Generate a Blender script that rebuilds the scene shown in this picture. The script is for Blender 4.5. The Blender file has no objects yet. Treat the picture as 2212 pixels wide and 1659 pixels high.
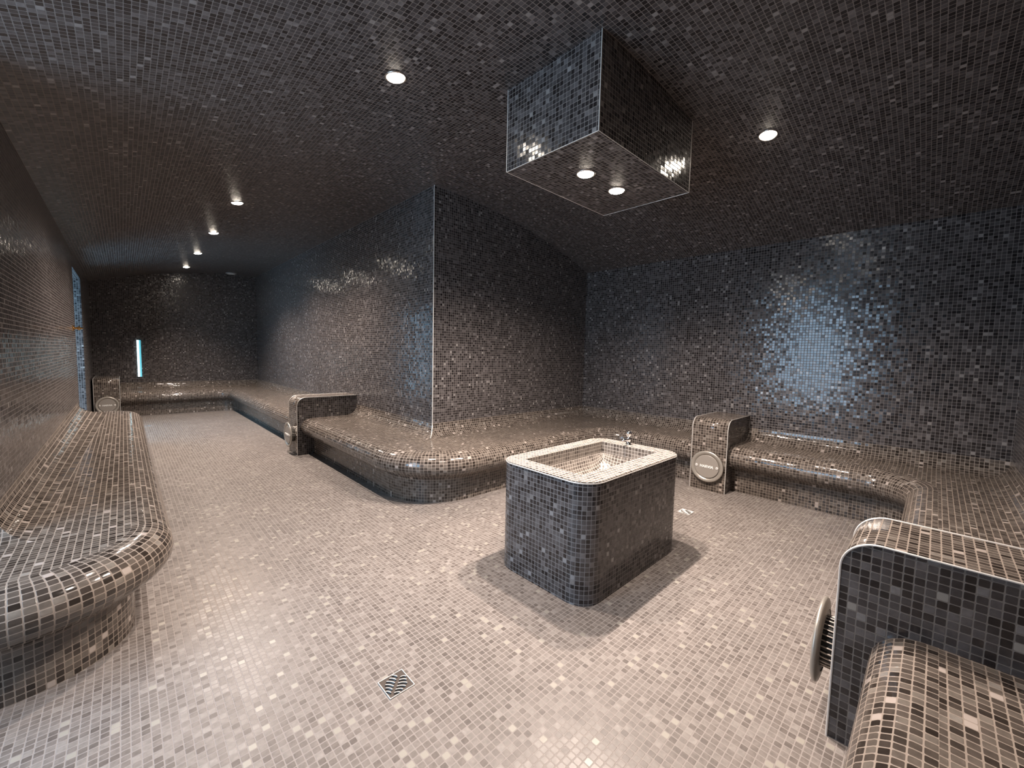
import bpy, bmesh, math, random
from mathutils import Vector, Matrix
D = bpy.data
sc = bpy.context.scene
COL = sc.collection
PI = math.pi
# ---------------------------------------------------------------- camera, world, exposure
W_PX, H_PX, F_PX = 2212.0, 1659.0, 876.9
cam_d = D.cameras.new('camera'); cam = D.objects.new('camera', cam_d); COL.objects.link(cam)
cam_d.sensor_fit = 'HORIZONTAL'; cam_d.sensor_width = 36.0; cam_d.lens = 36.0 * F_PX / W_PX
cam_d.clip_start = 0.02; cam_d.clip_end = 60
R3 = Matrix(((0.72320179, 0.03369268, -0.68981445), (-0.69027255, 0.06769714, -0.72037553), (0.02242708, 0.99713685, 0.07221582)))
cam.matrix_world = Matrix.Translation((0, 0, 1.3)) @ R3.to_4x4()
sc.camera = cam
wd = D.worlds.new('world'); sc.world = wd; wd.use_nodes = True
wd.node_tree.nodes['Background'].inputs[0].default_value = (0.30, 0.33, 0.40, 1)
wd.node_tree.nodes['Background'].inputs[1].default_value = 0.02
sc.view_settings.view_transform = 'Standard'; sc.view_settings.look = 'None'
sc.view_settings.gamma = 1.0; sc.view_settings.use_curve_mapping = False
sc.view_settings.exposure = 0.0
WARM = (1.0, 0.855, 0.75)
SPOT_W = 225.0         # recessed spots
SPOT_CANOPY_W = 260.0
WIN_DAY, WIN_CORR = 11.0, 6.5

# ---------------------------------------------------------------- room sizes
XR, YN, XC, YC, XL, YF = 4.77, -0.43, 2.246, 3.50, -0.43, 10.90   # right wall, near wall, pier corner, left wall, far wall
XE, YE = -1.30, 2.75                                             # entrance alcove
SPRING, RISE = 2.47, 0.46
VC, VH = (XR + XL) / 2, (XR - XL) / 2
VR = (VH * VH + RISE * RISE) / (2 * RISE)
def vault_z(x): return SPRING + RISE - VR + math.sqrt(max(VR * VR - (x - VC) ** 2, 0))
T = 0.025
BASE_X, BASE_Y, BASE_R, BASE_N, BASE_F = 1.70, 2.84, 4.34, -0.06, 10.28

# ---------------------------------------------------------------- materials
def nodes(name):
    m = D.materials.new(name); m.use_nodes = True; nt = m.node_tree; nt.nodes.clear()
    o = nt.nodes.new('ShaderNodeOutputMaterial'); b = nt.nodes.new('ShaderNodeBsdfPrincipled')
    nt.links.new(b.outputs[0], o.inputs[0]); return m, nt, b
def mosaic(name, ramp, grout, rough=0.12, tilt=0.05, grout_w=0.065, pale=None, pale_f=0.03, spec=0.5, bump=0.35, coat=0.0):
    m, nt, b = nodes(name); N = nt.nodes.new; L = nt.links.new
    def math_(op, a, c=None, d=None):
        n = N('ShaderNodeMath'); n.operation = op
        for i, v in enumerate((a, c, d)):
            if v is None: continue
            if isinstance(v, (int, float)): n.inputs[i].default_value = v
            else: L(v, n.inputs[i])
        return n.outputs[0]
    def vm(op, a, c=None):
        n = N('ShaderNodeVectorMath'); n.operation = op
        for i, v in enumerate((a, c)):
            if v is None: continue
            if isinstance(v, (tuple, float)): n.inputs[i].default_value = v
            else: L(v, n.inputs[i])
        return n.outputs[0]
    tc = N('ShaderNodeTexCoord')
    sep = N('ShaderNodeSeparateXYZ'); L(tc.outputs['UV'], sep.inputs[0])
    def axis(o):
        s = math_('DIVIDE', o, T); c = math_('FLOOR', s); f = math_('SUBTRACT', s, c)
        e = math_('ABSOLUTE', math_('SUBTRACT', f, 0.5))          # 0 centre .. 0.5 joint
        return c, e
    cx_, ex = axis(sep.outputs[0]); cy_, ey = axis(sep.outputs[1])
    cell = N('ShaderNodeCombineXYZ'); L(cx_, cell.inputs[0]); L(cy_, cell.inputs[1])
    wn = N('ShaderNodeTexWhiteNoise'); wn.noise_dimensions = '3D'; L(cell.outputs[0], wn.inputs['Vector'])
    cell2 = N('ShaderNodeCombineXYZ'); L(cx_, cell2.inputs[0]); L(cy_, cell2.inputs[1]); cell2.inputs[2].default_value = 7.3
    wn2 = N('ShaderNodeTexWhiteNoise'); wn2.noise_dimensions = '3D'; L(cell2.outputs[0], wn2.inputs['Vector'])
    # rounded-square distance to the joint, a little uneven from tile to tile
    q = 8.0
    dd = math_('POWER', math_('ADD', math_('POWER', ex, q), math_('POWER', ey, q)), 1.0 / q)
    lim = math_('SUBTRACT', 0.5 - grout_w, math_('MULTIPLY', wn2.outputs['Value'], 0.022))
    gm = N('ShaderNodeMapRange'); gm.inputs['From Min'].default_value = -0.018; gm.inputs['From Max'].default_value = 0.018
    L(math_('SUBTRACT', dd, lim), gm.inputs['Value'])
    G = gm.outputs[0]
    cr = N('ShaderNodeValToRGB'); cr.color_ramp.interpolation = 'LINEAR'
    els = cr.color_ramp.elements
    while len(els) > 1: els.remove(els[-1])
    els[0].position = ramp[0][0]; els[0].color = (*ramp[0][1], 1)
    for p, c in ramp[1:]:
        e = els.new(p); e.color = (*c, 1)
    L(wn.outputs['Value'], cr.inputs[0])
    # veins / clouding inside a tile
    no = N('ShaderNodeTexNoise'); no.inputs['Scale'].default_value = 55; no.inputs['Detail'].default_value = 3
    off = vm('ADD', tc.outputs['UV'], wn.outputs['Color']); L(off, no.inputs['Vector'])
    nb = N('ShaderNodeTexNoise'); nb.inputs['Scale'].default_value = 2.3; nb.inputs['Detail'].default_value = 2; L(tc.outputs['UV'], nb.inputs['Vector'])
    br = math_('MULTIPLY', math_('ADD', 0.62, math_('MULTIPLY', no.outputs[0], 0.76)), math_('ADD', 0.72, math_('MULTIPLY', nb.outputs[0], 0.56)))
    tile = N('ShaderNodeMix'); tile.data_type = 'RGBA'; tile.blend_type = 'MULTIPLY'; tile.inputs[0].default_value = 1
    cmb = N('ShaderNodeCombineColor'); [L(br, cmb.inputs[i]) for i in range(3)]
    L(cr.outputs[0], tile.inputs[6]); L(cmb.outputs[0], tile.inputs[7])
    tcol = tile.outputs[2]
    if pale:
        pm = N('ShaderNodeMix'); pm.data_type = 'RGBA'
        L(math_('LESS_THAN', wn2.outputs['Value'], pale_f), pm.inputs[0]); L(tcol, pm.inputs[6]); pm.inputs[7].default_value = (*pale, 1)
        tcol = pm.outputs[2]
    mx = N('ShaderNodeMix'); mx.data_type = 'RGBA'; L(G, mx.inputs[0]); L(tcol, mx.inputs[6]); mx.inputs[7].default_value = (*grout, 1)
    L(mx.outputs[2], b.inputs['Base Color'])
    ro = N('ShaderNodeMapRange'); L(G, ro.inputs['Value']); ro.inputs['To Min'].default_value = rough; ro.inputs['To Max'].default_value = 0.75
    L(ro.outputs[0], b.inputs['Roughness'])
    b.inputs['Specular IOR Level'].default_value = spec
    b.inputs['Coat Weight'].default_value = coat; b.inputs['Coat Roughness'].default_value = 0.06
    geo = N('ShaderNodeNewGeometry')
    jit = vm('MULTIPLY', vm('SUBTRACT', wn.outputs['Color'], (0.5, 0.5, 0.5)), (tilt, tilt, tilt))
    nn = vm('NORMALIZE', vm('ADD', geo.outputs['Normal'], jit))
    bp = N('ShaderNodeBump'); bp.inputs['Strength'].default_value = bump; bp.inputs['Distance'].default_value = 0.0025
    h = math_('ADD', math_('SUBTRACT', 1.0, G), math_('MULTIPLY', no.outputs[0], 0.25)); L(h, bp.inputs['Height']); L(nn, bp.inputs['Normal'])
    L(bp.outputs[0], b.inputs['Normal'])
    return m
def plain(name, col, rough=0.4, metal=0.0, emit=None, es=0.0):
    m, nt, b = nodes(name)
    b.inputs['Base Color'].default_value = (*col, 1); b.inputs['Roughness'].default_value = rough; b.inputs['Metallic'].default_value = metal
    if emit: b.inputs['Emission Color'].default_value = (*emit, 1); b.inputs['Emission Strength'].default_value = es
    else:
        n = nt.nodes.new('ShaderNodeTexNoise'); n.inputs['Scale'].default_value = 40
        r = nt.nodes.new('ShaderNodeMapRange'); r.inputs['To Min'].default_value = rough * 0.8; r.inputs['To Max'].default_value = min(rough * 1.25, 1)
        nt.links.new(n.outputs[0], r.inputs[0]); nt.links.new(r.outputs[0], b.inputs['Roughness'])
    return m
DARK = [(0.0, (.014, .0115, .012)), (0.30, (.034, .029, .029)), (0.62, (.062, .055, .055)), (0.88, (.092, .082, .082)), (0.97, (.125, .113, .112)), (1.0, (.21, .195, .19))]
M_WALL = mosaic('wall_mosaic', DARK, (.165, .143, .134), rough=0.16, tilt=0.085, pale=(.26, .24, .23), pale_f=0.010, grout_w=0.045)
M_CEIL = mosaic('ceiling_mosaic', DARK, (.20, .175, .16), rough=0.34, tilt=0.03, pale=(.26, .24, .23), pale_f=0.008, grout_w=0.05, bump=0.2)
BROWN = [(0.0, (.022, .017, .014)), (0.30, (.050, .040, .034)), (0.62, (.082, .067, .057)), (0.88, (.115, .097, .083)), (0.97, (.15, .13, .112)), (1.0, (.22, .20, .18))]
M_BLOCK_SHADED = mosaic('shaded_block_side_mosaic', DARK, (.15, .128, .112), rough=0.12, tilt=0.05, pale=(.24, .22, .20), pale_f=0.012, grout_w=0.05)  # block sides only: their shade is put into darker tile and grout colours
M_BENCH = mosaic('bench_mosaic', BROWN, (.235, .192, .16), rough=0.10, tilt=0.06, pale=(.36, .31, .28), pale_f=0.02, grout_w=0.055)
LIGHTR = [(0.0, (.112, .094, .085)), (0.22, (.146, .125, .113)), (0.65, (.176, .153, .140)), (0.94, (.205, .182, .167)), (1.0, (.25, .225, .208))]
M_FLOOR = mosaic('floor_mosaic', LIGHTR, (.25, .22, .203), rough=0.36, tilt=0.03, pale=(.285, .262, .228), pale_f=0.028, grout_w=0.06, spec=0.35)
M_RIM = mosaic('basin_mosaic', [(0.0, (.075, .062, .055)), (0.4, (.14, .12, .105)), (1.0, (.21, .185, .165))], (.40, .36, .325), rough=0.22, tilt=0.04, grout_w=0.075)
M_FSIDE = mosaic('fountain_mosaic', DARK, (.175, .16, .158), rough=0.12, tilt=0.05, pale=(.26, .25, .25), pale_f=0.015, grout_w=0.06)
M_TRIM = plain('brushed_steel_edge', (.74, .72, .69), 0.45, 0.45)
M_CHROME = plain('chrome', (.85, .85, .87), 0.06, 1.0)
M_STEEL = plain('satin_steel', (.55, .50, .455), 0.33, 1.0)
M_GRATE = plain('worn_grate_steel', (.11, .092, .082), 0.4, 0.6)
M_PLATE = plain('satin_cover_plate', (.40, .37, .33), 0.34, 0.5)
M_LIP = plain('bright_slot_edge', (.85, .82, .78), 0.4, 0.3)
M_CREAM = plain('pale_enamel', (.27, .245, .22), 0.4)
M_WHITE = plain('white_plastic', (.9, .9, .88), 0.4)
M_BLACK = plain('black_plastic', (.012, .012, .012), 0.4)
M_BRASS = plain('brass', (.70, .46, .20), 0.22, 1.0)
M_LAMP = plain('lamp_glow', (1, 1, 1), 0.5, 0, (1.0, .88, .74), 85.0)
M_DAY = plain('frosted_daylight', (.6, .75, .9), 0.5, 0, (.50, .74, 1.0), WIN_DAY)
M_CORR = plain('frosted_cool_daylight', (.6, .75, .9), 0.5, 0, (.34, .68, 1.0), WIN_CORR)
M_BAR = plain('cool_light_tube', (.8, .9, 1), 0.4, 0, (.70, .93, 1.0), 2.2)
M_BAR2 = plain('teal_light_tube', (.3, .7, .8), 0.4, 0, (.05, .42, .55), 1.1)
M_FRAME = plain('dark_metal_frame', (.03, .03, .034), 0.35, 0.7)
M_GREY = plain('grey_plastic_grille', (.34, .34, .34), 0.5)

# ---------------------------------------------------------------- helpers
def link(name, bm, mat, parent=None, smooth=False, uv='box', kind=None):
    if uv == 'box': box_uv(bm)
    me = D.meshes.new(name); bm.normal_update(); bm.to_mesh(me); bm.free()
    me.materials.append(mat)
    if smooth:
        for p in me.polygons: p.use_smooth = True
    o = D.objects.new(name, me); COL.objects.link(o)
    if parent: o.parent = parent
    if kind: o['kind'] = kind
    return o
def box_uv(bm):
    uvl = bm.loops.layers.uv.verify(); bm.normal_update()
    for f in bm.faces:
        n = f.normal; a = max(range(3), key=lambda i: abs(n[i]))
        for l in f.loops:
            c = l.vert.co
            l[uvl].uv = ((c.y, c.z) if a == 0 else (c.x, c.z) if a == 1 else (c.x, c.y))
def thing(name, label, cat, loc=(0, 0, 0), rz=0, group=None):
    o = D.objects.new(name, None); COL.objects.link(o); o.location = loc; o.rotation_euler = (0, 0, rz)
    o.empty_display_size = 0.1
    return tag(o, label, cat, group)
def tag(o, label, cat, group=None):
    o['label'] = label; o['category'] = cat
    if group: o['group'] = group
    return o
def add_box(bm, x0, y0, z0, x1, y1, z1):
    v = [bm.verts.new(p) for p in ((x0,y0,z0),(x1,y0,z0),(x1,y1,z0),(x0,y1,z0),(x0,y0,z1),(x1,y0,z1),(x1,y1,z1),(x0,y1,z1))]
    for i in ((0,3,2,1),(4,5,6,7),(0,1,5,4),(1,2,6,5),(2,3,7,6),(3,0,4,7)): bm.faces.new([v[k] for k in i])
def add_prism(bm, pts, f):
    """pts: closed 2D outline; f(p, side) -> 3D"""
    a = [bm.verts.new(f(p, 0)) for p in pts]; b = [bm.verts.new(f(p, 1)) for p in pts]
    n = len(pts); bm.faces.new(a[::-1]); bm.faces.new(b)
    for i in range(n): bm.faces.new((a[i], a[(i+1) % n], b[(i+1) % n], b[i]))
    bmesh.ops.recalc_face_normals(bm, faces=bm.faces[:])
def add_lathe(bm, prof, seg=32, M=None, caps=True):
    rings = []
    for r, z in prof:
        rings.append([bm.verts.new((r*math.cos(2*PI*i/seg), r*math.sin(2*PI*i/seg), z)) for i in range(seg)])
    nf = []
    for a, b in zip(rings, rings[1:]):
        for i in range(seg): nf.append(bm.faces.new((a[i], a[(i+1) % seg], b[(i+1) % seg], b[i])))
    if caps: nf.append(bm.faces.new(rings[0][::-1])); nf.append(bm.faces.new(rings[-1]))
    if M is not None: bmesh.ops.transform(bm, matrix=M, verts=[v for r in rings for v in r])
    bmesh.ops.recalc_face_normals(bm, faces=nf)
def add_tube(bm, pts, r, seg=8):
    pts = [Vector(p) for p in pts]; rings = []
    for i, p in enumerate(pts):
        t = (pts[min(i+1, len(pts)-1)] - pts[max(i-1, 0)]).normalized()
        a = t.orthogonal().normalized() if i == 0 else (A - t * A.dot(t)).normalized()
        A = a; b = t.cross(a)
        rr = r if not isinstance(r, (list, tuple)) else r[i]
        rings.append([bm.verts.new(p + rr*(a*math.cos(2*PI*k/seg) + b*math.sin(2*PI*k/seg))) for k in range(seg)])
    for u, w in zip(rings, rings[1:]):
        for k in range(seg): bm.faces.new((u[k], u[(k+1) % seg], w[(k+1) % seg], w[k]))
    bm.faces.new(rings[0][::-1]); bm.faces.new(rings[-1])
def round_path(pts, rad, seg=14):
    """open 2D polyline with rounded inner corners -> points, right-hand normals"""
    out = []
    for i, p in enumerate(pts):
        p = Vector(p)
        if i in (0, len(pts)-1): out.append(p); continue
        d0 = (p - Vector(pts[i-1])).normalized(); d1 = (Vector(pts[i+1]) - p).normalized(); r = rad[i]
        turn = d0.x*d1.y - d0.y*d1.x
        s = p - d0*r; n0 = Vector((-d0.y, d0.x)) * (1 if turn > 0 else -1); c = s + n0*r
        a0 = math.atan2(-n0.y, -n0.x)
        for k in range(seg+1):
            a = a0 + (PI/2) * k/seg * (1 if turn > 0 else -1)
            out.append(c + r*Vector((math.cos(a), math.sin(a))))
    # subdivide long straights so the uv stays even
    res = [out[0]]
    for a, b in zip(out, out[1:]):
        n = max(1, int((b-a).length / 0.25))
        for k in range(1, n+1): res.append(a + (b-a)*k/n)
    nor = []
    for i in range(len(res)):
        a = res[max(i-1, 0)]; b = res[min(i+1, len(res)-1)]; t = (b-a).normalized(); nor.append(Vector((t.y, -t.x)))
    return res, nor
def sweep(bm, pts, nor, prof, u0=0.0):
    uvl = bm.loops.layers.uv.verify(); rows = []; us = []; u = u0
    for i, p in enumerate(pts):
        if i: u += (p - pts[i-1]).length
        us.append(u); rows.append([bm.verts.new((p.x + nor[i].x*d, p.y + nor[i].y*d, z)) for d, z in prof])
    vs = [0.0]
    for (a, b), (c, d) in zip(prof, prof[1:]): vs.append(vs[-1] + math.hypot(c-a, d-b))
    for i in range(len(pts)-1):
        for j in range(len(prof)-1):
            f = bm.faces.new((rows[i][j], rows[i+1][j], rows[i+1][j+1], rows[i][j+1]))
            for l, (uu, vv) in zip(f.loops, ((us[i], vs[j]), (us[i+1], vs[j]), (us[i+1], vs[j+1]), (us[i], vs[j+1]))): l[uvl].uv = (uu, vv)
            f.smooth = True
    return rows

# ---------------------------------------------------------------- room shell
bm = bmesh.new()
for x0, y0, x1, y1 in ((XE, 1.12, XL, YE), (XL, YN, XR, YC), (XL, YC, XC, YF), (-1.15, 7.55, XL, 8.9)):
    add_box(bm, x0, y0, -0.12, x1, y1, 0)
link('floor', bm, M_FLOOR, kind='structure')
def wall(name, *boxes):
    bm = bmesh.new()
    for b in boxes: add_box(bm, *b)
    return link(name, bm, M_WALL, kind='structure')
wall('wall_right', (XR, YN-.15, -.12, XR+.15, YC+.15, 3.1))
wall('wall_near', (XL-.15, YN-.15, -.12, XR, YN, 3.1))
wall('wall_pier_front', (XC+.15, YC, -.12, XR, YC+.15, 3.1))
wall('wall_pier_side', (XC, YC, -.12, XC+.15, YF, 3.1))
wall('wall_far', (XL-.3, YF, -.12, XC+.15, YF+.15, 3.1))
wall('wall_left', (XL-.3, YE+.15, -.12, XL, 7.55, 2.75), (XL-.3, 7.55, 2.28, XL, 8.9, 2.75), (XL-.3, 8.9, -.12, XL, YF, 2.75))
wall('wall_unseen_blocker', (XL-.15, YN, -.12, XL, 1.12, 2.75), (XE-.15, 1.0, -.12, XL-.15, 1.12, 2.75))  # unseen wall, added partly to keep the glazing's light off the nearest block
wall('wall_alcove', (XE-.15, YE, -.12, XL, YE+.15, 2.75))
wall('wall_entrance', (XE-.15, 1.12, -.12, XE, 1.22, 2.75), (XE-.15, 2.55, -.12, XE, YE, 2.75), (XE-.15, 1.22, 2.42, XE, 2.55, 2.75), (XE-.15, 1.22, -.12, XE, 2.55, .30))
# barrel vault
bm = bmesh.new(); uvl = bm.loops.layers.uv.verify()
NV = 40; arc = [XL + (XR-XL)*i/NV for i in range(NV+1)]
ss = [0.0]
for a, b in zip(arc, arc[1:]): ss.append(ss[-1] + math.hypot(b-a, vault_z(b)-vault_z(a)))
lo = [[bm.verts.new((x, y, vault_z(x))) for x in arc] for y in (YN, YF)]
hi = [[bm.verts.new((x, y, vault_z(x)+.12)) for x in arc] for y in (YN, YF)]
for i in range(NV):
    f = bm.faces.new((lo[0][i], lo[1][i], lo[1][i+1], lo[0][i+1])); f.smooth = True
    for l, (a, b) in zip(f.loops, ((i, YN), (i, YF), (i+1, YF), (i+1, YN))): l[uvl].uv = (ss[a], b)
    bm.faces.new((hi[0][i], hi[0][i+1], hi[1][i+1], hi[1][i]))
link('ceiling', bm, M_CEIL, uv=None, kind='structure')
bm = bmesh.new(); add_box(bm, XE-.15, 1.0, SPRING, XL, YE+.15, SPRING+.12); link('ceiling_alcove', bm, M_CEIL, kind='structure')
bm = bmesh.new(); add_box(bm, -1.2, 7.5, 2.28, XL-.3, 8.95, 2.4); add_box(bm, -1.2, 7.5, -.12, XL-.3, 7.55, 2.28); add_box(bm, -1.2, 8.9, -.12, XL-.3, 8.95, 2.28)
link('wall_passage', bm, M_WALL, kind='structure')
# entrance glazing and corridor glass door
def glazing(name, x, y0, y1, z0, z1, mat, mull, handle=False):
    root = D.objects.new(name, None); COL.objects.link(root); root['kind'] = 'structure'
    bm = bmesh.new(); add_box(bm, x-.01, y0+.04, z0+.04, x+.01, y1-.04, z1-.04); link('pane', bm, mat, root)
    bm = bmesh.new(); w = .04
    add_box(bm, x-.03, y0, z0, x+.03, y0+w, z1); add_box(bm, x-.03, y1-w, z0, x+.03, y1, z1)
    add_box(bm, x-.03, y0+w, z0, x+.03, y1-w, z0+w); add_box(bm, x-.03, y0+w, z1-w, x+.03, y1-w, z1)
    for m_ in mull: add_box(bm, x-.025, m_-.02, z0+w, x+.025, m_+.02, z1-w)
    link('window_frame' if name.startswith('window') else 'door_frame', bm, M_FRAME, root)
    if handle:
        bm = bmesh.new(); add_tube(bm, [(x+.07, y0+.12, .85), (x+.07, y0+.12, 1.5)], .012); link('door_handle', bm, M_CHROME, root)
    return root
glazing('window_1', XE-.07, 1.22, 2.55, .30, 2.42, M_DAY, (1.68,))
glazing('door_1', XL-.62, 7.55, 8.90, 0.0, 2.28, M_CORR, (), True)
# pier corner metal edge, bending forward over the cove at its foot
bm = bmesh.new()
pc = [(XC-.002, YC-.002, z) for z in (vault_z(XC), 1.8, .66, .60)]
for k in range(1, 7):
    a = PI/2 * k/6; d = .13*(1-math.cos(a)); pc.append((XC-.002-d*.8, YC-.002-d, .60-.13*math.sin(a)))
add_tube(bm, pc, .0045, 6); tr = link('trim_1', bm, M_TRIM, uv=None, kind='structure')

# ---------------------------------------------------------------- benches
SEAT = 0.455
NOSE = [(0.0, 0.0), (0.0, .10), (0.0, .17), (.006, .205), (.022, .228), (.048, .242), (.078, .250), (.106, .262), (.130, .284), (.146, .312), (.150, .342), (.144, .374),
        (.127, .406), (.102, .430), (.072, .446), (.04, .453), (.0, SEAT)]
def bench(label, pts, rad, wall_pts, u0=0.0):
    """pts: plinth line (room on the right hand), wall_pts: matching wall line"""
    root = thing('tiled_bench', label, 'bench', (pts[0][0], pts[0][1], 0), 0, None)
    inv = Matrix.Translation((-pts[0][0], -pts[0][1], 0))
    p, n = round_path(pts, rad)
    bm = bmesh.new(); sweep(bm, p, n, NOSE[:4], u0)
    bmesh.ops.transform(bm, matrix=inv, verts=bm.verts[:]); link('plinth', bm, M_BENCH, root, uv=None)
    bm = bmesh.new(); uvl = bm.loops.layers.uv.verify()
    rows = sweep(bm, p, n, NOSE[3:], u0)
    for f in bm.faces:
        for l in f.loops: l[uvl].uv.y += 0.2
    # flat seat between the nosing and the cove
    rc = 0.13
    w = [Vector(q) for q in wall_pts]; wn = []
    for i in range(len(w)):
        ns = []
        if i: t = (w[i]-w[i-1]).normalized(); ns.append(Vector((t.y, -t.x)))
        if i < len(w)-1: t = (w[i+1]-w[i]).normalized(); ns.append(Vector((t.y, -t.x)))
        wn.append(ns[0] if len(ns) == 1 else ns[0] + ns[1])
    inner = [bm.verts.new((w[i].x + wn[i].x*rc, w[i].y + wn[i].y*rc, SEAT)) for i in range(len(w))]
    f = bm.faces.new([r[-1] for r in rows] + inner[::-1])
    if f.normal.z == 0: f.normal_update()
    if f.normal.z < 0: f.normal_flip()
    for l in f.loops: l[uvl].uv = (l.vert.co.x, l.vert.co.y)
    bmesh.ops.triangulate(bm, faces=[f])
    u = 0
    for i in range(len(w)-1):
        ln = (w[i+1]-w[i]).length; prev = None; K = 7
        for k in range(K+1):
            a = PI/2 * k/K; d = rc*(1-math.sin(a)); z = SEAT + rc*(1-math.cos(a))
            cur = [bm.verts.new((w[j].x + wn[j].x*d, w[j].y + wn[j].y*d, z)) for j in (i, i+1)]
            if prev:
                f = bm.faces.new((prev[0], prev[1], cur[1], cur[0])); f.smooth = True
                horiz = abs(w[i+1].x - w[i].x) > abs(w[i+1].y - w[i].y)
                for l, vv in zip(f.loops, (k-1, k-1, k, k)):
                    l[uvl].uv = ((l.vert.co.x if horiz else l.vert.co.y), vv*rc*PI/2/K)
            prev = cur
    bmesh.ops.transform(bm, matrix=inv, verts=bm.verts[:])
    bm.normal_update()
    o = link('seat', bm, M_BENCH, root, uv=None)
    return root
PW = 0.33       # width of a steam outlet block
FP, LP, RP, NP_ = -0.40, 5.36, 1.335, 1.73      # near edges of the four blocks along their bench
bench('tiled bench round the far end of the corridor, beyond the pier-side steam block',
      [(FP+PW, BASE_F), (BASE_X, BASE_F), (BASE_X, LP+PW)], {1: .35}, [(FP+PW, YF), (XC, YF), (XC, LP+PW)])
bench('tiled bench wrapping round the tall pier corner in the middle, between two steam blocks',
      [(BASE_X, LP), (BASE_X, BASE_Y), (BASE_R, BASE_Y), (BASE_R, RP+PW)], {1: .52, 2: .45}, [(XC, LP), (XC, YC), (XR, YC), (XR, RP+PW)])
bench('tiled bench curving round the right-hand corner, beyond the nearest steam block',
      [(BASE_R, RP), (BASE_R, BASE_N), (NP_+PW, BASE_N)], {1: .40}, [(XR, RP), (XR, YN), (NP_+PW, YN)])
bench('tiled bench seat at the bottom right corner, in front of the nearest steam block',
      [(NP_, BASE_N), (XL, BASE_N)], {}, [(NP_, YN), (XL, YN)])
bench('tiled bench along the left wall with a rounded end nearest the viewer',
      [(XE, 2.22), (0.0, 2.22), (0.0, 7.35), (XL, 7.35)], {1: .36, 2: .22}, [(XE, YE), (XL, YE), (XL, 7.22), (XL, 7.22+.13)])

# ---------------------------------------------------------------- steam outlet blocks
def text_mesh(body, size, depth):
    cu = D.curves.new('lettering', 'FONT'); cu.body = body; cu.size = size; cu.extrude = depth; cu.offset = size*.03
    cu.align_x = 'CENTER'; cu.align_y = 'CENTER'
    o = D.objects.new('tmp', cu); COL.objects.link(o); bpy.context.view_layer.update()
    me = D.meshes.new_from_object(o.evaluated_get(bpy.context.evaluated_depsgraph_get()))
    D.objects.remove(o); D.curves.remove(cu); return me
TXT = text_mesh('HARVIA', .036, .0015); TXT.materials.append(M_WHITE)
def outlet_block(label, loc, rz, depth, lid_dir=1, proud=0.02, disc_y=0.0):
    """local frame: +y points into the room, x along the bench, origin on the floor at the front face centre; depth goes to -y"""
    root = thing('steam_outlet_block', label, 'steam outlet', loc, rz, 'tiled steam outlet blocks on the benches')
    H, r = .715, .10
    out = [(0, 0), (0, H-r)]
    out = [(-depth, 0), (0, 0)] + [(-r + r*math.cos(a), H-r + r*math.sin(a)) for a in [PI/2*k/10 for k in range(11)]] + [(-depth, H)]
    bm = bmesh.new(); add_prism(bm, out, lambda p, s: ((-PW/2 if s == 0 else PW/2), p[0], p[1]))
    uvl = bm.loops.layers.uv.verify(); bm.normal_update()
    for f in bm.faces:
        for l in f.loops:
            c = l.vert.co
            if abs(f.normal.x) > .5: l[uvl].uv = (c.y, c.z)
            else:
                if c.z <= H-r+1e-5: s = c.z
                elif c.y < -r-1e-4 or (abs(c.y + r) < 1e-4): s = H-r + r*PI/2 - (c.y + r)
                else: s = H-r + r*math.atan2(c.z-(H-r), c.y+r)
                l[uvl].uv = (c.x + PW/2, s)
        f.smooth = abs(f.normal.x) < .5 and len(f.verts) == 4 and 0.02 < abs(f.normal.y) < .999
    bb_ = link('block_body', bm, M_BENCH, root, uv=None); bb_.data.materials.append(M_BLOCK_SHADED)
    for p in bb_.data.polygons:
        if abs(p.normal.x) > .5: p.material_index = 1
    for s in (-1, 1):
        bm = bmesh.new(); add_tube(bm, [(s*(PW/2+.001), y+.001, z) for y, z in out[1:]], .0035, 6)
        link('metal_edge_strip', bm, M_TRIM, root, uv=None)
    # round cover: dished plate on a bracket with a flat lid in front
    cov = D.objects.new('outlet_cover', None); COL.objects.link(cov); cov.parent = root
    cov.location = (0, proud, .245); cov.rotation_euler = (-PI/2, 0, 0); cov.empty_display_size = .05
    # after the rotation local +z of the cover points to +y (into the room)
    bm = bmesh.new(); add_lathe(bm, [(.112, -.002), (.118, .004), (.128, .012), (.143, .016), (.152, .013), (.154, .007), (.150, .0), (.13, -.004), (.112, -.006)], 56, caps=False)
    link('cover_plate', bm, M_PLATE, cov, smooth=True, uv=None)
    bm = bmesh.new(); add_lathe(bm, [(.113, -.004), (.113, .010), (.110, .0125)], 56); l_ = link('lid', bm, M_CREAM, cov, uv=None)
    bm = bmesh.new(); add_lathe(bm, [(.085, -proud+.001), (.085, -.004)], 40); link('black_collar', bm, M_BLACK, cov, smooth=False, uv=None)
    bm = bmesh.new()
    for k in range(28):
        a = 2*PI*k/28; c_, s_ = math.cos(a), math.sin(a)
        add_tube(bm, [(.09*c_, .09*s_, -proud+.002), (.09*c_, .09*s_, -.002)], .0028, 5)
    link('grille', bm, M_STEEL, cov, uv=None)
    for s in (-1, 1):
        bm = bmesh.new(); add_lathe(bm, [(.014, .012), (.014, .015), (.010, .017)], 16, Matrix.Translation((s*.096, .0, 0))); link('finger_notch', bm, M_TRIM, cov, uv=None)
    t = D.objects.new('lettering', TXT); COL.objects.link(t); t.parent = cov; t.location = (0, 0, .0145)
    t.rotation_euler = (0, 0, PI)
    return root
outlet_block('steam outlet block at the far end of the corridor, just above the left bench', (FP+PW/2, BASE_F-.19, 0), PI, YF-BASE_F+.19-.002)
outlet_block('steam outlet block on the pier side of the corridor, cover seen edge-on from the side', (BASE_X-.19, LP+PW/2, 0), PI/2, XC-BASE_X+.19-.002, proud=.055)
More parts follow.
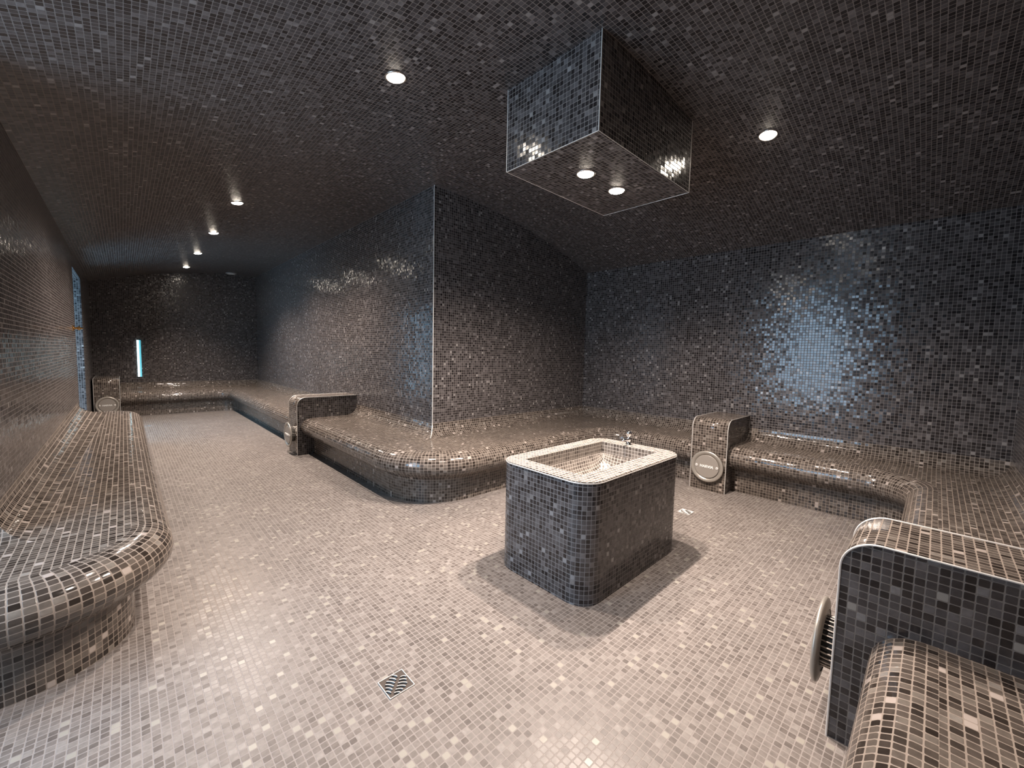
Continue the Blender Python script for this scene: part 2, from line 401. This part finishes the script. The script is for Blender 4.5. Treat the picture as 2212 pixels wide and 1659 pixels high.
outlet_block('steam outlet block against the right wall behind the basin, round cover facing the room', (BASE_R-.20, RP+PW/2, 0), PI/2, XR-BASE_R+.20-.002)
outlet_block('largest and nearest steam outlet block at the lower right, dark side towards the viewer', (NP_+PW/2, .18, 0), 0, .18-YN-.002, proud=.05)

# ---------------------------------------------------------------- foot basin
FX0, FX1, FY0, FY1, FZ = 1.648, 2.725, 1.150, 1.832, .66
def rrect(x0, y0, x1, y1, r, seg=10):
    o = []
    for cx, cy, a0 in ((x1-r, y1-r, 0), (x0+r, y1-r, PI/2), (x0+r, y0+r, PI), (x1-r, y0+r, 1.5*PI)):
        for k in range(seg+1):
            a = a0 + PI/2*k/seg; o.append((cx + r*math.cos(a), cy + r*math.sin(a)))
    return o
fr = thing('foot_basin', 'free-standing tiled basin block with sunken bowl in the middle of the floor', 'basin', ((FX0+FX1)/2, (FY0+FY1)/2, 0))
ox, oy = (FX0+FX1)/2, (FY0+FY1)/2
hx, hy = (FX1-FX0)/2, (FY1-FY0)/2
out = rrect(-hx, -hy, hx, hy, .13, 10)
bm = bmesh.new(); uvl = bm.loops.layers.uv.verify(); n = len(out); us = [0.0]
for i in range(n): a, b = out[i], out[(i+1) % n]; us.append(us[-1] + math.hypot(b[0]-a[0], b[1]-a[1]))
v0 = [bm.verts.new((x, y, 0)) for x, y in out]; v1 = [bm.verts.new((x, y, FZ-.006)) for x, y in out]
for i in range(n):
    f = bm.faces.new((v0[i], v0[(i+1) % n], v1[(i+1) % n], v1[i])); f.smooth = True
    for l, (u, z) in zip(f.loops, ((us[i], 0), (us[i+1], 0), (us[i+1], FZ-.006), (us[i], FZ-.006))): l[uvl].uv = (u, z + .015)
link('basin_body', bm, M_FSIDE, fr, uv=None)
ix0, iy0, ix1, iy1 = 1.765-ox, 1.275-oy, 2.60-ox, 1.715-oy
bm = bmesh.new()
ri = [(ix1, iy1), (ix0, iy1), (ix0, iy0), (ix1, iy0)]
ov = [bm.verts.new((x, y, FZ)) for x, y in out]; iv = [bm.verts.new((x, y, FZ)) for x, y in ri]
ob = [bm.verts.new((x, y, FZ-.012)) for x, y in out]
for i in range(n): bm.faces.new((ob[i], ob[(i+1) % n], ov[(i+1) % n], ov[i]))
q = n // 4
for c in range(4):
    for k in range(q-1): bm.faces.new((ov[c*q+k], ov[c*q+k+1], iv[c]))
    a, b = c*q+q-1, ((c+1)*q) % n
    bm.faces.new((ov[a], ov[b], iv[(c+1) % 4], iv[c]))
link('rim', bm, M_RIM, fr)
bm = bmesh.new(); uvl = bm.loops.layers.uv.verify()
NX, NY = 40, 24; dep = .235
def bowl(u, v):
    x = ix0 + (ix1-ix0)*u; y = iy0 + (iy1-iy0)*v
    du = min(u, 1-u)*(ix1-ix0); dv = min(v, 1-v)*(iy1-iy0)
    g = lambda d: 1.0 if d >= .17 else math.sqrt(max(0, 1-((.17-d)/.17)**2))
    return x, y, -(.085 + (dep-.085)*g(du)*g(dv)) if min(du, dv) > 1e-6 else -(.085)
def arcl(t, a, b):
    d = min(t-a, b-t); sgn = -1 if t-a < b-t else 1; half = (b-a)/2
    R_ = .17; ex_ = math.acos(max(-1, min(1, (R_-min(d, R_))/R_)))      # 0 at the edge .. pi/2 on the flat
    arc = R_*(1 + (dep-.085)/R_)/2*(PI/2 - ex_)
    return sgn*(half - max(d, R_) + arc)
grid = [[bm.verts.new((lambda p: (p[0], p[1], FZ+p[2]))(bowl(i/NX, j/NY))) for i in range(NX+1)] for j in range(NY+1)]
for j in range(NY):
    for i in range(NX):
        f = bm.faces.new((grid[j][i], grid[j][i+1], grid[j+1][i+1], grid[j+1][i])); f.smooth = True
        for l in f.loops: l[uvl].uv = (arcl(l.vert.co.x, ix0, ix1), arcl(l.vert.co.y, iy0, iy1))
def wallstrip(a, b):
    f = bm.faces.new([bm.verts.new(p) for p in ((a[0], a[1], FZ), (b[0], b[1], FZ), (b[0], b[1], FZ-.088), (a[0], a[1], FZ-.088))])
    for l in f.loops: c = l.vert.co; l[uvl].uv = ((c.x if abs(a[0]-b[0]) > .01 else c.y), c.z - FZ)
wallstrip(ri[0], ri[1]); wallstrip(ri[1], ri[2]); wallstrip(ri[2], ri[3]); wallstrip(ri[3], ri[0])
link('bowl', bm, M_RIM, fr, uv=None)
bm = bmesh.new(); add_tube(bm, [(x*1.0008, y*1.0008, FZ-.008) for x, y in out + out[:1]], .0035, 6); link('edge_strip', bm, M_TRIM, fr, uv=None)
# push tap on the right-hand rim
tap = D.objects.new('tap', None); COL.objects.link(tap); tap.parent = fr; tap.location = (2.655-ox, 1.525-oy, FZ); tap.empty_display_size = .05
bm = bmesh.new(); add_lathe(bm, [(.024, 0), (.024, .006), (.017, .010), (.015, .03), (.018, .036), (.018, .05), (.012, .054)], 28); link('tap_body', bm, M_CHROME, tap, smooth=True, uv=None)
bm = bmesh.new(); add_tube(bm, [(-.004, 0, .035), (-.05, 0, .045), (-.075, .0, .043), (-.082, 0, .034)], [.011, .010, .009, .0085], 12); link('spout', bm, M_CHROME, tap, smooth=True, uv=None)
bm = bmesh.new(); add_lathe(bm, [(.006, .052), (.010, .056), (.010, .062), (.018, .070), (.0215, .082), (.020, .094), (.012, .103), (.003, .105)], 28); link('push_knob', bm, M_CHROME, tap, smooth=True, uv=None)

# ---------------------------------------------------------------- hanging canopy over the basin
KX0, KX1, KY0, KY1, KZ = 1.765, 2.835, 1.255, 1.935, 2.433
cn = thing('ceiling_canopy', 'rectangular tiled box hanging from the ceiling above the basin, two lamps under it', 'ceiling box', ((KX0+KX1)/2, (KY0+KY1)/2, KZ))
kx, ky = (KX0+KX1)/2, (KY0+KY1)/2
bm = bmesh.new(); add_box(bm, KX0-kx, KY0-ky, 0, KX1-kx, KY1-ky, vault_z(VC)-KZ+.03); cb = link('canopy_body', bm, M_WALL, cn); cb.data.materials.append(M_CEIL)
for p in cb.data.polygons:
    if p.normal.z < -.5: p.material_index = 1
ed = [(KX0-kx, KY0-ky), (KX1-kx, KY0-ky), (KX1-kx, KY1-ky), (KX0-kx, KY1-ky)]
bm = bmesh.new(); add_tube(bm, [(x, y, 0) for x, y in ed + ed[:1]], .0022, 6); link('bottom_edge_strip', bm, M_TRIM, cn, uv=None)
for x, y in ed:
    bm = bmesh.new(); add_tube(bm, [(x, y, 0), (x, y, vault_z(x+kx)-KZ)], .003, 6); link('corner_edge_strip', bm, M_TRIM, cn, uv=None)

# ---------------------------------------------------------------- recessed lamps
def make_lamp():
    t = thing('recessed_spotlight', '', 'ceiling light')
    bm = bmesh.new(); add_lathe(bm, [(.050, .0), (.056, -.004), (.060, -.003), (.062, .001)], 36, caps=False); link('trim_ring', bm, M_STEEL, t, smooth=True, uv=None)
    bm = bmesh.new(); add_lathe(bm, [(.050, .0), (.046, -.006), (.030, -.011), (.012, -.013), (.002, -.0135)], 32); link('glowing_lens', bm, M_LAMP, t, smooth=True, uv=None)
    return t
lamp0 = make_lamp(); lamps = []
def lamp(x, y, z, slope, label, watts, group='recessed ceiling spotlights', cone=125):
    if not lamps: t = lamp0; lamps.append(t)
    else:
        t = lamp0.copy(); COL.objects.link(t); lamps.append(t)
        for ch in lamp0.children:
            if ch.type == 'LIGHT': continue
            c = ch.copy(); COL.objects.link(c); c.parent = t
    t.location = (x, y, z); t.rotation_euler = (0, slope, 0); tag(t, label, 'ceiling light', group)
    ld = D.lights.new('spot_beam', 'SPOT'); ld.energy = watts; ld.color = WARM; ld.spot_size = math.radians(cone); ld.spot_blend = 0.85; ld.shadow_soft_size = .03
    lo_ = D.objects.new('spot_beam', ld); COL.objects.link(lo_); lo_.location = (x, y, z-.035)
    return t
def vlamp(x, y, label, watts=SPOT_W, cone=132):
    s = math.asin((x-VC)/VR); return lamp(x, y, vault_z(x)-.001, s, label, watts, cone=cone)
vlamp(1.18, 2.25, 'large recessed spotlight on the vault, left of the hanging box', SPOT_W, 112)
vlamp(3.27, .915, 'recessed spotlight on the vault, right of the hanging box', SPOT_W*.62, 92)
lamp(2.122, 1.595, KZ-.001, 0, 'left of the two spotlights under the hanging box', SPOT_CANOPY_W, cone=162)
lamp(2.475, 1.594, KZ-.001, 0, 'right of the two spotlights under the hanging box', SPOT_CANOPY_W, cone=162)
vlamp(.92, 5.20, 'spotlight in the corridor row, the nearest and largest of that row of four', SPOT_W*1.45, 146)
vlamp(.925, 6.78, 'spotlight in the corridor row, second nearest of the four', SPOT_W*1.45, 146)
vlamp(.93, 8.42, 'spotlight in the corridor row, third of the four', SPOT_W*1.2, 130)
vlamp(.925, 10.02, 'smallest and farthest spotlight of the corridor row, by the far wall', SPOT_W*.45, 84)

vlamp(1.18, .93, 'spotlight on the vault nearest the viewer, above the front drain', SPOT_W*.7, 105)
# ---------------------------------------------------------------- drains
def drain(x, y, s, label, plate=None):
    t = thing('floor_drain', label, 'drain', (x, y, .0), 0, 'square steel floor drains')
    bm = bmesh.new(); h = s/2; w = .0025
    for b in ((-h, -h, h, -h+w), (-h, h-w, h, h), (-h, -h+w, -h+w, h-w), (h-w, -h+w, h, h-w)): add_box(bm, b[0], b[1], .0005, b[2], b[3], .004)
    link('drain_frame', bm, M_TRIM, t, uv=None)
    bm = bmesh.new(); add_box(bm, -h+w, -h+w, .0005, h-w, h-w, .002); link('grate_plate', bm, plate or M_GRATE, t, uv=None)
    bm = bmesh.new(); bb = bmesh.new()
    # two fans of curved slots mirrored about the diagonal
    for side in (1, -1):
        for k in range(6):
            c0 = -.047 + .0150*k
            ln = .036 - abs(k-2.6)*.0062
            pts, pts2 = [], []
            for j in range(7):
                a = j/6; along = c0 + .016*a - .012*a*a; across = side*(.006 + ln*a)
                X = (along - across)/math.sqrt(2)*s/.1; Y = (along + across)/math.sqrt(2)*s/.1
                pts.append((X, Y, .0028)); pts2.append((X+.0024*s/.1, Y+.0024*s/.1, .0036))
            add_tube(bm, pts, .0030*s/.1, 6); add_tube(bb, pts2, .0022*s/.1, 6)
    link('slots', bm, M_BLACK, t, uv=None); link('slot_lips', bb, M_LIP, t, uv=None)
    return t
drain(.731, 1.381, .104, 'square steel drain in the open floor at the front, with curved slots')
drain(3.41, 1.392, .10, 'pale square drain on the floor right of the basin', M_LIP)
drain(.25, 8.85, .10, 'small bright drain far down the corridor by the left bench')

# ---------------------------------------------------------------- far wall and small fittings
t = thing('wall_light_bar', 'slim upright glowing light bar on the dark far wall', 'wall light', (.228, YF-.03, .70))
bm = bmesh.new(); add_box(bm, -.034, 0, 0, -.002, .03, .72); link('white_tube', bm, M_BAR, t, uv=None)
bm = bmesh.new(); add_box(bm, .002, 0, 0, .026, .03, .72); link('teal_tube', bm, M_BAR2, t, uv=None)
t = thing('ceiling_speaker', 'flat grey unlit disc on the ceiling near the far wall', 'speaker', (1.74, 10.66, vault_z(1.74)-.001), 0)
t.rotation_euler = (0, math.asin((1.74-VC)/VR), 0)
bm = bmesh.new(); add_lathe(bm, [(.10, .0), (.10, -.012), (.088, -.018), (.004, -.020)], 40); link('speaker_ring', bm, M_GREY, t, smooth=False, uv=None)
bm = bmesh.new(); add_lathe(bm, [(.07, -.019), (.068, -.0225), (.004, -.024)], 32); link('grille', bm, M_WHITE, t, uv=None)
t = thing('brass_nozzle', 'small brass nozzle on the left wall beside the corridor doorway', 'nozzle', (XL, 7.18, 1.50))
RY = Matrix.Rotation(PI/2, 4, 'Y')
bm = bmesh.new(); add_lathe(bm, [(.035, 0), (.035, .008), (.022, .014)], 24, RY); link('wall_flange', bm, M_BRASS, t, smooth=False, uv=None)
bm = bmesh.new(); add_lathe(bm, [(.014, .012), (.014, .04), (.024, .046), (.024, .062), (.010, .07), (.009, .085)], 20, RY); link('nozzle_head', bm, M_BRASS, t, smooth=False, uv=None)
bpy.context.view_layer.update()
